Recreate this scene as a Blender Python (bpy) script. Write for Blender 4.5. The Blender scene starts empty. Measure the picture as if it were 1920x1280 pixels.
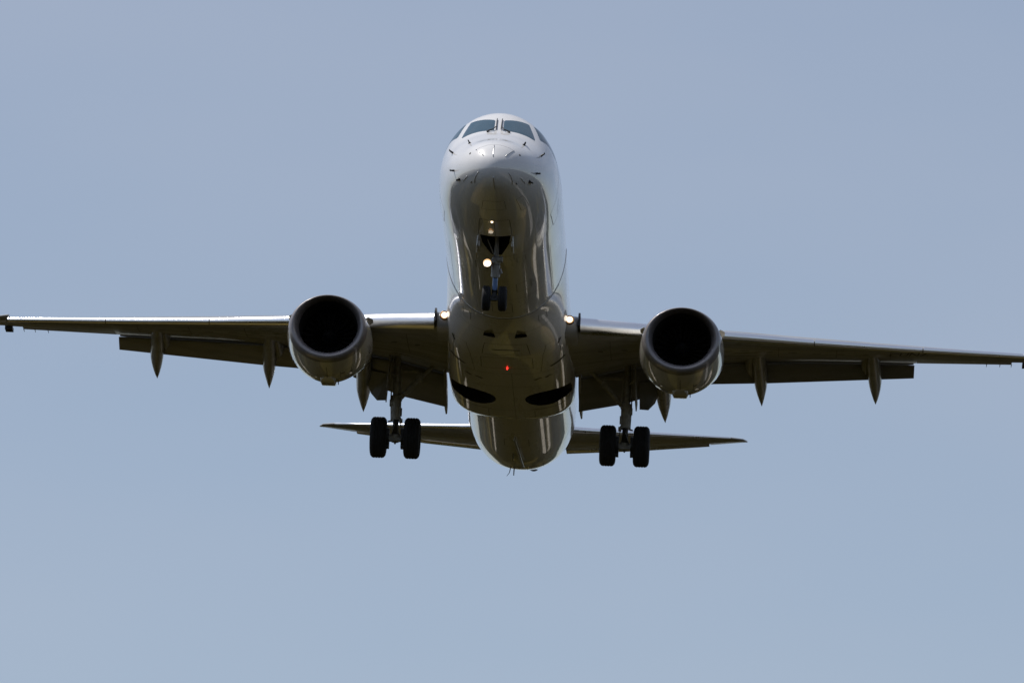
import bpy, bmesh, math, random
import numpy as np
from mathutils import Vector, Matrix
R=math.radians
scene=bpy.context.scene
# ------------------------------------------------------------ camera
EL=R(12.2)                                   # the camera looks up at the approaching airliner
cam_d=bpy.data.cameras.new('camera'); cam=bpy.data.objects.new('camera',cam_d)
scene.collection.objects.link(cam); scene.camera=cam
cam.location=(0,0,1.7); cam.rotation_euler=(R(90)+EL,0,0)
cam_d.sensor_width=36; cam_d.lens=14085.166/1920*36; cam_d.clip_start=1; cam_d.clip_end=60000
# ------------------------------------------------------------ sky, sun, exposure
SUN_EL,SUN_AZ=R(63),R(277)
w=bpy.data.worlds.new("World"); scene.world=w; w.use_nodes=True
nt=w.node_tree; nt.nodes.clear()
sky=nt.nodes.new('ShaderNodeTexSky'); sky.sky_type='NISHITA'; sky.sun_disc=False
sky.sun_elevation=SUN_EL; sky.sun_rotation=SUN_AZ; sky.air_density=1.0; sky.dust_density=0.6; sky.ozone_density=2.0; sky.altitude=0
bg=nt.nodes.new('ShaderNodeBackground'); bg.inputs['Strength'].default_value=0.10
wo=nt.nodes.new('ShaderNodeOutputWorld')
# thin high haze veils the blue, a little uneven
tcw=nt.nodes.new('ShaderNodeTexCoord'); nz=nt.nodes.new('ShaderNodeTexNoise'); nz.inputs['Scale'].default_value=5.0; nz.inputs['Detail'].default_value=4; nz.inputs['Roughness'].default_value=.45
mpw=nt.nodes.new('ShaderNodeMapping'); mpw.inputs['Location'].default_value=(1.7,.3,.9); mpw.inputs['Scale'].default_value=(1,1,3)
nt.links.new(tcw.outputs['Generated'],mpw.inputs[0]); nt.links.new(mpw.outputs[0],nz.inputs['Vector'])
mr=nt.nodes.new('ShaderNodeMapRange'); mr.inputs['From Min'].default_value=.3; mr.inputs['From Max'].default_value=.7; mr.inputs['To Min'].default_value=.25; mr.inputs['To Max'].default_value=.45
nt.links.new(nz.outputs['Fac'],mr.inputs['Value'])
mxw=nt.nodes.new('ShaderNodeMix'); mxw.data_type='RGBA'; nt.links.new(mr.outputs[0],mxw.inputs[0])
nt.links.new(sky.outputs[0],mxw.inputs[6]); mxw.inputs[7].default_value=(5.45,5.55,6.2,1)
nt.links.new(mxw.outputs[2],bg.inputs[0]); nt.links.new(bg.outputs[0],wo.inputs[0])
sd=bpy.data.lights.new('sun','SUN'); sd.energy=4.6; sd.angle=R(.5); sd.color=(1,.95,.88)
sun=bpy.data.objects.new('sun',sd); scene.collection.objects.link(sun)
sv=Vector((math.sin(SUN_AZ)*math.cos(SUN_EL),math.cos(SUN_AZ)*math.cos(SUN_EL),math.sin(SUN_EL)))
sun.rotation_euler=sv.to_track_quat('Z','Y').to_euler(); sun.location=sv*500
scene.view_settings.view_transform='Standard'; scene.view_settings.look='None'
scene.view_settings.exposure=0.0; scene.view_settings.gamma=1.0
# ------------------------------------------------------------ fuselage shape
import math
import numpy as np
def pchip(xs, ys):
    xs=np.array(xs,float); ys=np.array(ys,float); h=np.diff(xs); d=np.diff(ys)/h
    m=np.zeros(len(xs)); m[0]=d[0]; m[-1]=d[-1]
    for i in range(1,len(xs)-1):
        if d[i-1]*d[i]<=0: m[i]=0
        else:
            w1=2*h[i]+h[i-1]; w2=h[i]+2*h[i-1]; m[i]=(w1+w2)/(w1/d[i-1]+w2/d[i])
    def f(x):
        i=int(min(max(np.searchsorted(xs,x)-1,0),len(xs)-2)); t=min(max((x-xs[i])/h[i],0),1)
        return ((2*t**3-3*t**2+1)*ys[i]+(t**3-2*t**2+t)*h[i]*m[i]+(-2*t**3+3*t**2)*ys[i+1]+(t**3-t**2)*h[i]*m[i+1])
    return f
# fuselage profile: y, top z, bottom z, half width, z of greatest width
FUS=[(0,-.76,-.76,0,-.76),(.03,-.585,-.93,.17,-.75),(.12,-.43,-1.08,.37,-.73),(.3,-.205,-1.22,.575,-.69),(.6,-.0,-1.34,.79,-.63),
(1.0,.17,-1.45,.98,-.56),(1.4,.378,-1.54,1.13,-.48),(1.75,.57,-1.61,1.225,-.42),(2.3,1.017,-1.69,1.33,-.33),(2.7,1.318,-1.74,1.385,-.27),
(3.1,1.43,-1.775,1.425,-.22),(3.6,1.485,-1.805,1.46,-.16),(4.4,1.505,-1.835,1.49,-.09),(5.4,1.507,-1.845,1.50,-.05),(24.0,1.507,-1.845,1.50,-.05),
(26,1.507,-1.67,1.46,.02),(27.5,1.50,-1.31,1.36,.12),(29,1.50,-.93,1.20,.28),(30.5,1.48,-.555,1.0,.46),(32,1.46,-.17,.80,.62),(34,1.40,.33,.55,.85),(35.4,1.30,.675,.35,.97),(36.2,1.22,.87,.17,1.04)]
_s=[math.sqrt(p[0]) for p in FUS]
fT,fB,fW,fC=[pchip(_s,[p[k] for p in FUS]) for k in (1,2,3,4)]
def S(y,ph,off=0.0):
    """point on the fuselage skin; ph = 0 bottom, pi top, positive towards +x"""
    s=math.sqrt(max(y,0)); T,B,W,C=fT(s),fB(s),fW(s),fC(s)
    n=2.0; c=math.cos(ph); sn=math.sin(ph)
    if c>0: n=2.12
    x=W*math.copysign(abs(sn)**(2/n),sn)
    z=C-(C-B)*abs(c)**(2/n) if c>0 else C+(T-C)*abs(c)**(2/n)
    p=np.array([x,y,z])
    if off:
        e=1e-3; a=S(y+e,ph)-p; b=S(y,ph+e)-p; nn=np.cross(b,a); L=np.linalg.norm(nn)
        if L>1e-12:
            nn/=L
            if nn[0]*x+nn[2]*(z-C)<0: nn=-nn
            p=p+off*nn
    return p
# ------------------------------------------------------------ materials
def new_mat(name):
    m=bpy.data.materials.new(name); m.use_nodes=True
    return m,m.node_tree,m.node_tree.nodes['Principled BSDF']
def mat(name,col,rough=.5,metal=0,ior=1.5,coat=0,spec=.5,emit=None,es=0,var=0.0,vscale=3.0,stretch=(1,1,1),bump=0.0,bscale=2.0):
    m,t,p=new_mat(name)
    p.inputs['Base Color'].default_value=(*col,1); p.inputs['Roughness'].default_value=rough
    p.inputs['Metallic'].default_value=metal; p.inputs['IOR'].default_value=ior
    p.inputs['Specular IOR Level'].default_value=spec
    p.inputs['Coat Weight'].default_value=coat; p.inputs['Coat Roughness'].default_value=.045; p.inputs['Coat IOR'].default_value=1.75
    if emit: p.inputs['Emission Color'].default_value=(*emit,1); p.inputs['Emission Strength'].default_value=es
    if var or bump:
        tc=t.nodes.new('ShaderNodeTexCoord'); mp=t.nodes.new('ShaderNodeMapping')
        t.links.new(tc.outputs['Object'],mp.inputs[0]); mp.inputs['Scale'].default_value=stretch
    if var:
        n=t.nodes.new('ShaderNodeTexNoise'); n.inputs['Scale'].default_value=vscale; n.inputs['Detail'].default_value=6
        t.links.new(mp.outputs[0],n.inputs['Vector'])
        r=t.nodes.new('ShaderNodeMapRange'); r.inputs['From Min'].default_value=.3; r.inputs['From Max'].default_value=.7
        r.inputs['To Min'].default_value=1-var; r.inputs['To Max'].default_value=1+var*.5
        t.links.new(n.outputs['Fac'],r.inputs['Value'])
        mx=t.nodes.new('ShaderNodeVectorMath'); mx.operation='SCALE'; mx.inputs[0].default_value=col
        t.links.new(r.outputs[0],mx.inputs['Scale']); t.links.new(mx.outputs[0],p.inputs['Base Color'])
        r2=t.nodes.new('ShaderNodeMapRange'); r2.inputs['From Min'].default_value=.3; r2.inputs['From Max'].default_value=.7
        r2.inputs['To Min'].default_value=min(1,rough*1.35); r2.inputs['To Max'].default_value=rough*.8
        t.links.new(n.outputs['Fac'],r2.inputs['Value']); t.links.new(r2.outputs[0],p.inputs['Roughness'])
    if bump:
        n2=t.nodes.new('ShaderNodeTexNoise'); n2.inputs['Scale'].default_value=bscale; n2.inputs['Detail'].default_value=2
        t.links.new(mp.outputs[0],n2.inputs['Vector'])
        b=t.nodes.new('ShaderNodeBump'); b.inputs['Strength'].default_value=1; b.inputs['Distance'].default_value=bump
        t.links.new(n2.outputs['Fac'],b.inputs['Height']); t.links.new(b.outputs[0],p.inputs['Normal'])
        if coat: t.links.new(b.outputs[0],p.inputs['Coat Normal'])
    return m
M={}
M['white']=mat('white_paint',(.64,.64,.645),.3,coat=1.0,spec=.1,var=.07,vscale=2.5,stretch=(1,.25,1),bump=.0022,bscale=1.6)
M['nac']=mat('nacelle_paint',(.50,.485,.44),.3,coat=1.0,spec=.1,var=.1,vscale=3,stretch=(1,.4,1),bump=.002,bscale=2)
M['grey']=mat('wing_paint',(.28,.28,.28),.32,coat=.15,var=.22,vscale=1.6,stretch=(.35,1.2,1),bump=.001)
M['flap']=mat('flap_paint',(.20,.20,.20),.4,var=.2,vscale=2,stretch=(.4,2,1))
M['metal']=mat('bare_metal',(.88,.89,.92),.30,metal=1,var=.05,vscale=2,stretch=(.3,1,1))
M['lip']=mat('lip_metal',(.20,.185,.19),.42,metal=.25,coat=.6,var=.1)
M['strip']=mat('diverter_strip',(.45,.45,.45),.3,metal=1)
M['dark']=mat('cavity_shade',(.006,.006,.007),.85)  # shade inside bays, wells and ducts put into a near-black colour
M['seam']=mat('seam_sealant',(.045,.042,.04),.55)
M['rubber']=mat('rubber',(.007,.007,.008),.85)
M['gear']=mat('gear_paint',(.33,.32,.29),.45,var=.3,vscale=9)
M['gearlight']=mat('gear_light_paint',(.26,.255,.25),.4,var=.25,vscale=12)
M['chrome_reflection']=mat('piston_reflection_blue',(.14,.23,.44),.25)  # blue mirrored by the chrome is painted in as base colour
M['glass']=mat('cockpit_glass',(.03,.07,.10),.04,ior=2.0)
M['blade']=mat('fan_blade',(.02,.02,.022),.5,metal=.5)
M['black']=mat('black_fitting',(.015,.015,.016),.5)
M['steel']=mat('dull_steel',(.3,.29,.28),.35,metal=1)
M['bowl']=mat('lamp_bowl_warm_fringe',(.45,.25,.1),.25,metal=1)  # warm fringe of the lamps put into the bowl's metal colour
M['lamp']=mat('lamp_lit',(1,.9,.7),.3,emit=(1,.86,.66),es=2.3)
M['lamp_small']=mat('lamp_small_lit',(1,.9,.7),.3,emit=(1,.75,.45),es=4)
M['beacon']=mat('beacon_lit',(.5,.01,.01),.3,emit=(1,.03,.02),es=3)
M['navgreen']=mat('nav_green',(.02,.3,.12),.1,emit=(.1,1,.45),es=.6)
M['navred']=mat('nav_red',(.4,.02,.02),.1,emit=(1,.05,.03),es=.5)
M['mark']=mat('marking_black',(.008,.008,.01),.5)
# ------------------------------------------------------------ aircraft root
def rotm(yaw,pit,rol):
    cy,sy=math.cos(yaw),math.sin(yaw); cp,sp=math.cos(pit),math.sin(pit); cr,sr=math.cos(rol),math.sin(rol)
    return Matrix(((cr,0,sr),(0,1,0),(-sr,0,cr)))@Matrix(((1,0,0),(0,cp,-sp),(0,sp,cp)))@Matrix(((cy,-sy,0),(sy,cy,0),(0,0,1)))
ce,se=math.cos(EL),math.sin(EL)
VM=Matrix(((1,0,0),(0,ce,-se),(0,se,ce)))
rw=VM@rotm(R(-2.22931829),R(-15.06256769),R(2.64506281)); tw=Vector((0,0,1.7))+VM@Vector((-.40045166,178.92530179,4.95006952))
root=bpy.data.objects.new('airliner',None); scene.collection.objects.link(root)
root.matrix_world=Matrix.Translation(tw)@rw.to_4x4()
root['label']='white twin engine passenger jet on approach with wheels down and landing lights lit'
root['category']='airplane'
# ------------------------------------------------------------ mesh helpers
def obj(name,verts,faces,m,parent=None,smooth=True,angle=35,midx=None,label=None):
    me=bpy.data.meshes.new(name); me.from_pydata([tuple(map(float,v)) for v in verts],[],faces)
    ms=m if isinstance(m,(list,tuple)) else [m]
    for a in ms: me.materials.append(a)
    if midx is not None: me.polygons.foreach_set('material_index',midx)
    bm=bmesh.new(); bm.from_mesh(me); bmesh.ops.remove_doubles(bm,verts=bm.verts,dist=1e-5)
    bmesh.ops.recalc_face_normals(bm,faces=bm.faces); bm.to_mesh(me); bm.free()
    if smooth:
        me.polygons.foreach_set('use_smooth',[True]*len(me.polygons)); me.set_sharp_from_angle(angle=R(angle))
    o=bpy.data.objects.new(name,me); scene.collection.objects.link(o)
    o.parent=parent
    if label: o['label']=label
    return o
class G:                                      # geometry collector
    def __init__(s): s.v=[];s.f=[];s.m=[]
    def add(s,v,f,mi=0):
        k=len(s.v); s.v+= [tuple(map(float,p)) for p in v]; s.f+=[tuple(i+k for i in q) for q in f]; s.m+=[mi]*len(f); return s
    def out(s,name,m,parent=None,**kw): return obj(name,s.v,s.f,m,parent,midx=s.m,**kw)
def loft(rings,closed=True,cap=True):
    n=len(rings[0]); v=[p for r in rings for p in r]; f=[]
    for i in range(len(rings)-1):
        for j in range(n if closed else n-1):
            a=i*n+j; b=i*n+(j+1)%n; f.append((a,b,b+n,a+n))
    if cap and closed: f.append(tuple(range(n))[::-1]); f.append(tuple((len(rings)-1)*n+j for j in range(n)))
    return v,f
def tube(pts,rad,n=14,cap=True):
    pts=[Vector(p) for p in pts]; rad=rad if isinstance(rad,(list,tuple)) else [rad]*len(pts)
    rings=[]; up=None
    for i,p in enumerate(pts):
        t=(pts[min(i+1,len(pts)-1)]-pts[max(i-1,0)])
        if t.length<1e-9: t=Vector((0,0,1))
        t.normalize()
        if up is None:
            up=Vector((0,0,1)) if abs(t.z)<.9 else Vector((0,1,0))
        a=t.cross(up).normalized(); b=t.cross(a).normalized(); pass
        rings.append([p+rad[i]*(math.cos(k*2*math.pi/n)*a+math.sin(k*2*math.pi/n)*b) for k in range(n)])
    return loft(rings,True,cap)
def cyl(p,q,r0,r1=None,n=18):
    """straight cylinder with crisp ends"""
    return tube([p,q],[r0,r1 if r1 is not None else r0],n)
def box(c,s,rot=None):
    c=Vector(c); v=[]
    for x in (-1,1):
        for y in (-1,1):
            for z in (-1,1):
                d=Vector((x*s[0]/2,y*s[1]/2,z*s[2]/2))
                if rot: d=rot@d
                v.append(c+d)
    return v,[(0,1,3,2),(4,6,7,5),(0,4,5,1),(2,3,7,6),(0,2,6,4),(1,5,7,3)]
def slab(poly,thick_vec):
    """prism: polygon (3-D points) extruded along a vector"""
    n=len(poly); t=Vector(thick_vec); v=[Vector(p) for p in poly]+[Vector(p)+t for p in poly]
    f=[tuple(range(n))[::-1],tuple(range(n,2*n))]+[(i,(i+1)%n,(i+1)%n+n,i+n) for i in range(n)]
    return v,f
def lathe(prof,centre,axis='x',n=48):
    """prof: (offset along axis, radius)"""
    c=Vector(centre); rings=[]
    for a,r in prof:
        ring=[]
        for k in range(n):
            t=k*2*math.pi/n
            ring.append(c+(Vector((a,r*math.cos(t),r*math.sin(t))) if axis=='x' else Vector((r*math.cos(t),a,r*math.sin(t)))))
        rings.append(ring)
    return loft(rings,True,False)
def bool_cut(o,cutters):
    for c in cutters:
        md=o.modifiers.new('b','BOOLEAN'); md.operation='DIFFERENCE'; md.solver='EXACT'; md.object=c
        try: md.material_mode='TRANSFER'
        except Exception: pass
    bpy.context.view_layer.update()
    me=bpy.data.meshes.new_from_object(o.evaluated_get(bpy.context.evaluated_depsgraph_get()))
    old=o.data; o.modifiers.clear(); o.data=me; me.name=old.name
    me.set_sharp_from_angle(angle=R(35))
def drop(objs):
    for o in objs: bpy.data.objects.remove(o)
# ------------------------------------------------------------ fuselage
NP=144
rings=[]; ys=list(np.linspace(.004,math.sqrt(6),90)**2)+list(np.arange(6.3,24,.3))+list(np.arange(24,36.2,.2))+[36.2]
for y in ys: rings.append([S(y,-math.pi+k*2*math.pi/NP) for k in range(NP)])
v,f=loft(rings,True,False)
v.append((0,0,-.75)); a=len(v)-1
f+=[(k,(k+1)%NP,a) for k in range(NP)]
L=(len(rings)-1)*NP; f.append(tuple(L+k for k in range(NP)))
fus=obj('fuselage',v,f,[M['white'],M['seam'],M['dark'],M['strip']],root)
# cutters: nose wheel bay, wheel wells
bay=G(); bay.add(*slab([(-.37,2.80,-2.3),(.37,2.80,-2.3),(.33,3.3,-2.3),(.20,3.85,-2.3),(.12,4.15,-2.3),(-.12,4.15,-2.3),(-.20,3.85,-2.3),(-.33,3.3,-2.3)],(0,0,1.15)))
cut_bay=bay.out('cut',M['dark'],root,smooth=False)
wells=[]
for sx in (-1,1):
    g=G(); pts=[]
    for k in range(40):
        t=k*2*math.pi/40; pts.append((sx*.98+.60*math.cos(t)*1.0,16.92+.70*math.sin(t),-2.6))
    g.add(*slab(pts,(0,0,.95))); wells.append(g.out('cut',M['dark'],root,smooth=False))
    g=G(); g.add(*slab([(sx*1.2,16.95,-2.6),(sx*2.0,16.95,-2.6),(sx*2.0,17.5,-2.6),(sx*1.2,17.5,-2.6)],(0,0,.98)))
    wells.append(g.out('cut',M['dark'],root,smooth=False))
bool_cut(fus,[cut_bay]+wells)
drop([cut_bay])
# seams, door outlines, lightning strips laid on the skin as part of the fuselage mesh
def ribbon(g,pts,width,off=.004,mi=1,skin=S,sub=.12):
    path=[]
    for (y0,p0),(y1,p1) in zip(pts[:-1],pts[1:]):
        n=max(1,int(max(abs(y1-y0),abs(p1-p0)*1.5)/sub))
        for k in range(n): path.append((y0+(y1-y0)*k/n,p0+(p1-p0)*k/n))
    path.append(pts[-1]); P=[Vector(skin(y,p,off)) for y,p in path]; Q=[Vector(skin(y,p,off+.02)) for y,p in path]
    vs=[];fs=[]
    for i,p in enumerate(P):
        t=(P[min(i+1,len(P)-1)]-P[max(i-1,0)]).normalized(); n=(Q[i]-p).normalized(); s=t.cross(n).normalized()*width/2
        vs+=[p-s,p+s]
    for i in range(len(P)-1): fs.append((2*i,2*i+1,2*i+3,2*i+2))
    g.add(vs,fs,mi)
def strip(g,a,b_,r=.009):
    n=6; g.add(*tube([S(a[0]+(b_[0]-a[0])*k/n,a[1]+(b_[1]-a[1])*k/n,.004) for k in range(n+1)],r,8),3)
def rect(g,y0,y1,p0,p1,width=.012,skin=S,cut=.0):
    ribbon(g,[(y0,p0),(y1,p0),(y1,p1),(y0,p1),(y0,p0)],width,skin=skin)
g=G()
ring=lambda y,a=-math.pi,b=math.pi:[(y,a),(y,b)]
ribbon(g,[(.36,2.3),(.33,2.7),(.32,3.14159)],.005,sub=.06); ribbon(g,[(.36,-2.3),(.33,-2.7),(.32,-3.14159)],.005,sub=.06)                                    # radome joint
ribbon(g,[(6.35,-1.1),(6.7,-.5)],.010); ribbon(g,[(8.2,.1),(8.3,.75)],.010)
for y in (21.5,24.6,27.6,30.2): ribbon(g,ring(y),.012)
for s in (-1,1):
    for (y0,p0,y1,p1) in ((.363,2.34,.113,2.35),(.145,1.05,.40,.725),(.462,1.116,.696,1.042)): strip(g,(y0,s*p0),(y1,s*p1))
    ribbon(g,[(3.35,s*1.45),(3.35,s*1.12),(3.42,s*1.08),(4.4,s*1.08),(4.5,s*1.12)],.014)
    ribbon(g,[(3.75,s*1.40),(4.25,s*1.24)],.014)
    ribbon(g,[(3.35,s*1.45),(3.35,s*1.9),(4.45,s*1.9),(4.5,s*1.12)],.014)
    ribbon(g,[(1.87,s*.27),(2.80,s*.27)],.012)
    ribbon(g,[(5.6,s*.95),(9.7,s*.95)],.008)
strip(g,(.29,-3.11),(.037,-3.04)); strip(g,(.082,.0),(.401,.06))
ribbon(g,[(1.85,-.27),(1.85,.27)],.012); ribbon(g,[(1.85,0),(2.8,0)],.012)
rect(g,.9,1.3,-.25,.25,.008); rect(g,5.0,5.6,-.35,-.1); rect(g,22.2,22.9,-.2,.2); rect(g,6.9,7.6,.25,.5); rect(g,4.6,5.0,.3,.45,.01); rect(g,7.2,7.5,-.6,-.45,.01); rect(g,8.6,9.4,-.15,.15); rect(g,1.0,1.6,.55,.75,.008); rect(g,20.9,21.3,-.6,-.4); ribbon(g,[(4.3,-1.1),(4.3,1.1)],.008); rect(g,25.6,26.3,.12,.42); 
me=fus.data; bm=bmesh.new(); bm.from_mesh(me); k0=len(bm.faces)
nv=[bm.verts.new(p) for p in g.v]
slots=[m.name for m in me.materials]
for q,mi_ in zip(g.f,g.m):
    fc=bm.faces.new([nv[i] for i in q]); fc.material_index=slots.index('diverter_strip' if mi_==3 else 'seam_sealant'); fc.smooth=True
bm.to_mesh(me); bm.free()
# windshields and cockpit side panes
def patch(name,c,parent,m,off=.007,nu=14,nv_=8,bow=0.0):
    """c: four (y,ph) corners in order; a pane laid on the skin"""
    vs=[];fs=[]
    for i in range(nu+1):
        u=i/nu
        for j in range(nv_+1):
            t=j/nv_
            y=(1-u)*(1-t)*c[0][0]+u*(1-t)*c[1][0]+u*t*c[2][0]+(1-u)*t*c[3][0]
            p=(1-u)*(1-t)*c[0][1]+u*(1-t)*c[1][1]+u*t*c[2][1]+(1-u)*t*c[3][1]
            edge=i in (0,nu) or j in (0,nv_)
            vs.append(S(y,p,-.004 if edge else off))
    for i in range(nu):
        for j in range(nv_): a=i*(nv_+1)+j; fs.append((a,a+1,a+nv_+2,a+nv_+1))
    return obj(name,vs,fs,m,parent,angle=80)
for s in (-1,1):
    patch('windshield',[(2.575,s*2.60),(2.335,s*3.075),(1.775,s*3.075),(1.95,s*2.325)],fus,M['glass'])
    patch('side_window',[(2.66,s*2.53),(3.12,s*2.37),(3.06,s*1.83),(2.19,s*2.29)],fus,M['glass'],nu=12)
    patch('side_window',[(3.20,s*2.33),(3.66,s*2.24),(3.66,s*1.93),(3.16,s*1.86)],fus,M['glass'],nu=8)
    # wiper
    g=G(); a=[S(1.78,s*2.93,.02),S(1.80,s*3.03,.05),S(1.93,s*3.085,.045)]
    g.add(*tube(a,[.022,.012,.012],8)); b=[S(1.84,s*3.095,.03),S(2.33,s*3.095,.03)]
    g.add(*tube(b,.012,6)); g.add(*tube([S(1.76,s*2.93,.0),S(1.76,s*2.93,.04)],.026,8)); g.out('wiper',M['black'],fus)
    # pitot probes and vanes
    for (y,p) in ((1.55,2.015),(1.02,1.47)):
        g=G(); b0=Vector(S(y,s*p,-.01)); b1=Vector(S(y,s*p,.10)); b2=b1+Vector((0,-.09,0))
        g.add(*tube([b0,b1],[.028,.017],10)); g.add(*tube([b1+Vector((0,.03,0)),b1,b2],[.014,.016,.008],10)); g.out('air_probe',M['black'],fus)
    for (y,p,r) in ((1.16,2.47,.045),(.82,1.177,.045)):
        g=G(); b0=Vector(S(y,s*p,-.01)); b1=Vector(S(y,s*p,.09)); 
        g.add(*tube([b0,Vector(S(y,s*p,.012))],[r,r*.8],12)); g.add(*tube([b0,b1],[.02,.012],8)); g.add(*slab([b0+Vector((0,-.03,0)),b0+Vector((0,.09,0)),b1+Vector((0,.12,0)),b1],(.012,0,0)))
        g.out('air_vane',M['black'],fus)
    g=G(); g.add(*tube([S(.427,s*2.077,-.005),S(.427,s*2.077,.008)],[.028,.026],10)); g.out('static_port',M['seam'],fus)
    g=G(); b0=Vector(S(.43,s*.86,-.005)); b1=Vector(S(.43,s*.86,.05)); g.add(*slab([b0,b0+Vector((0,.10,-.02)),b1+Vector((0,.08,0)),b1+Vector((0,.03,0))],(.014,0,0))); g.out('air_vane',M['black'],fus)
    # cabin windows
    proto=None
    for k in range(26):
        y=5.6+k*.81
        if 13.0<y<13.2: continue
        c=y; pc=1.86
        if proto is None:
            vs=[];n=20
            for q in range(n):
                t=q*2*math.pi/n; dy=.115*math.copysign(abs(math.cos(t))**.6,math.cos(t)); dz=.17*math.copysign(abs(math.sin(t))**.6,math.sin(t))
                vs.append(Vector(S(y+dy,s*(pc+dz/1.5),.003)))
            vs.append(Vector(S(y,s*pc,.006))); fs=[(q,(q+1)%n,n) for q in range(n)]
            proto=obj('cabin_window',vs,fs,M['glass'],fus)
        else:
            o=proto.copy(); scene.collection.objects.link(o); o.parent=fus; o.location=(0,k*.81,0)
# small lamp ahead of the nose bay
g=G(); g.add(*tube([S(1.93,-.04,-.01),S(1.93,-.04,.02)],[.03,.022],12)); g.out('lamp',M['lamp_small'],fus)
# antennas and drain masts under the tail, exhaust outlet
g=G(); g.add(*tube([(-.03,21.8,-1.85),(-.03,22.0,-1.90),(0.13,24.5,-1.97),(0.15,24.8,-1.90)],[.01,.03,.026,.012],8)); g.out('antenna',M['steel'],fus)
g=G(); g.add(*slab([S(25.6,-.1,0),S(25.95,-.1,0),Vector(S(26.15,-.1,.18)),Vector(S(26.0,-.1,.18))],(.02,0,0))); g.out('drain_mast',M['black'],fus)
g=G(); p=Vector(S(25.9,-.16,0)); g.add(*tube([p,p+Vector((-.03,.1,-.12)),p+Vector((-.10,.2,-.19))],[.014,.01,.006],6)); g.out('drain_mast',M['black'],fus)
for (y,p) in ((23.6,-.08),(8.9,0.0)):
    g=G(); b=Vector(S(y,p,-.01)); g.add(*slab([b,b+Vector((0,.3,0)),b+Vector((0,.34,-.16)),b+Vector((0,.2,-.17))],(.018,0,0)))
    if y>20: g.out('blade_antenna',M['black'],fus)
rr=[]
for y,k in ((36.1,1.05),(36.33,.92),(36.33,.78),(36.0,.7)):
    C0=Vector((0,0,1.04)); rr.append([C0+Vector((.185*k*math.cos(t),y,.185*k*math.sin(t))) for t in np.linspace(0,2*math.pi,25)[:-1]])
g=G(); g.add(*loft(rr,True,False)); g.out('exhaust_outlet',M['black'],fus)
# ------------------------------------------------------------ belly fairing
def sm(a,b,x): t=min(max((x-a)/(b-a),0),1); return t*t*(3-2*t)
fz=pchip([9.9,11.5,13.5,16,18.6,19.4,20.1,20.7],[-1.87,-1.97,-2.07,-2.11,-2.11,-1.98,-1.78,-1.5])
fw=pchip([9.9,12,14,17,18.6,19.5,20.7],[1.50,1.55,1.62,1.665,1.665,1.58,1.2])
def F(y,ph,off=0.0):
    w=sm(9.85,13.0,y); B=fz(y); W=fw(y); C=-1.12+.0*y; n=2.0+.75*w
    c,sn=math.cos(ph),math.sin(ph)
    x=W*math.copysign(abs(sn)**(2/n),sn); z=C-(C-B)*abs(c)**(2/n) if c>0 else C+.9*abs(c)**(2/n)
    if c<=0: x*=1-.28*abs(c)
    b=np.array([x,y,z]); a=S(y,ph*.92,.010)
    p=a*(1-w)+b*w
    if off:
        nrm=np.array([x/W**2,0,(z-C)/max(.3,(C-B))**2]); nrm/=np.linalg.norm(nrm)+1e-9; p=p+nrm*off
    return p
rings=[]
for y in list(np.arange(9.9,18.5,.15))+list(np.arange(18.5,20.71,.1)):
    ring_=[F(y,-1.75+k*3.5/80) for k in range(81)]; ring_.append(np.array([ring_[-1][0]*.6,y,-.3])); ring_.append(np.array([ring_[0][0]*.6,y,-.3])); rings.append(ring_)
v,f=loft(rings,True,True)
fair=obj('belly_fairing',v,f,[M['white'],M['seam'],M['dark']],root)
naca=[]
for sx in (-1,1):
    g=G(); x0=sx*.40; a=[(x0-.03,10.55,-2.2),(x0+.03,10.55,-2.2),(x0+.16,11.55,-2.2),(x0-.16,11.55,-2.2)]; b=[(x0-.03,10.55,-1.90),(x0+.03,10.55,-1.90),(x0+.16,11.55,-1.80),(x0-.16,11.55,-1.80)]
    vv=a+b; g.add(vv,[(0,1,2,3),(0,4,5,1)],0); g.add(vv,[(7,6,5,4)],1); g.add(vv,[(1,5,6,2),(3,7,4,0)],1); g.add(vv,[(2,6,7,3)],0)
    naca.append(g.out('cut',[M['dark'],M['grey']],root,smooth=False))
bool_cut(fair,wells+naca); drop(wells+naca)
g=G()
ribbon(g,[(9.93,-1.2),(9.93,1.2)],.03,.006,skin=F)
for s in (-1,1):
    ribbon(g,[(12.3,s*.62),(12.9,s*.50),(14.3,s*.42)],.010,skin=F); ribbon(g,[(12.3,s*.62),(12.3,s*.9)],.010,skin=F); ribbon(g,[(14.3,s*.42),(14.25,s*.95),(12.3,s*.95)],.01,skin=F)
    ribbon(g,[(12.35,s*1.02),(12.55,s*.92)],.07,skin=F)
    ribbon(g,[(13.75,s*1.05),(14.0,s*.62)],.13,skin=F)
    ribbon(g,[(14.75,s*.62),(14.9,s*.50)],.11,skin=F); ribbon(g,[(14.85,s*.42),(15.0,s*.30)],.11,skin=F)
rect(g,12.0,12.75,-.28,.28,.014,skin=F); rect(g,13.0,13.9,-.3,.3,.014,skin=F); ribbon(g,[(14.4,-1.0),(14.4,1.0)],.012,skin=F)
ribbon(g,[(12.4,-.15),(12.4,.15)],.05,skin=F); ribbon(g,[(15.6,-.5),(15.6,.5)],.012,skin=F); rect(g,18.0,18.8,-.25,.25,.012,skin=F); ribbon(g,[(11.2,-.9),(11.2,.9)],.01,skin=F)
for s in (-1,1): rect(g,10.4,10.9,s*.62,s*.80,.01,skin=F); ribbon(g,[(17.9,s*.2),(17.9,s*.9)],.03,skin=F)
ribbon(g,[(14.4,0.02),(20.2,0.02)],.008,skin=F)
me=fair.data; bm=bmesh.new(); bm.from_mesh(me); nv=[bm.verts.new(p) for p in g.v]; slots=[m.name for m in me.materials]
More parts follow.
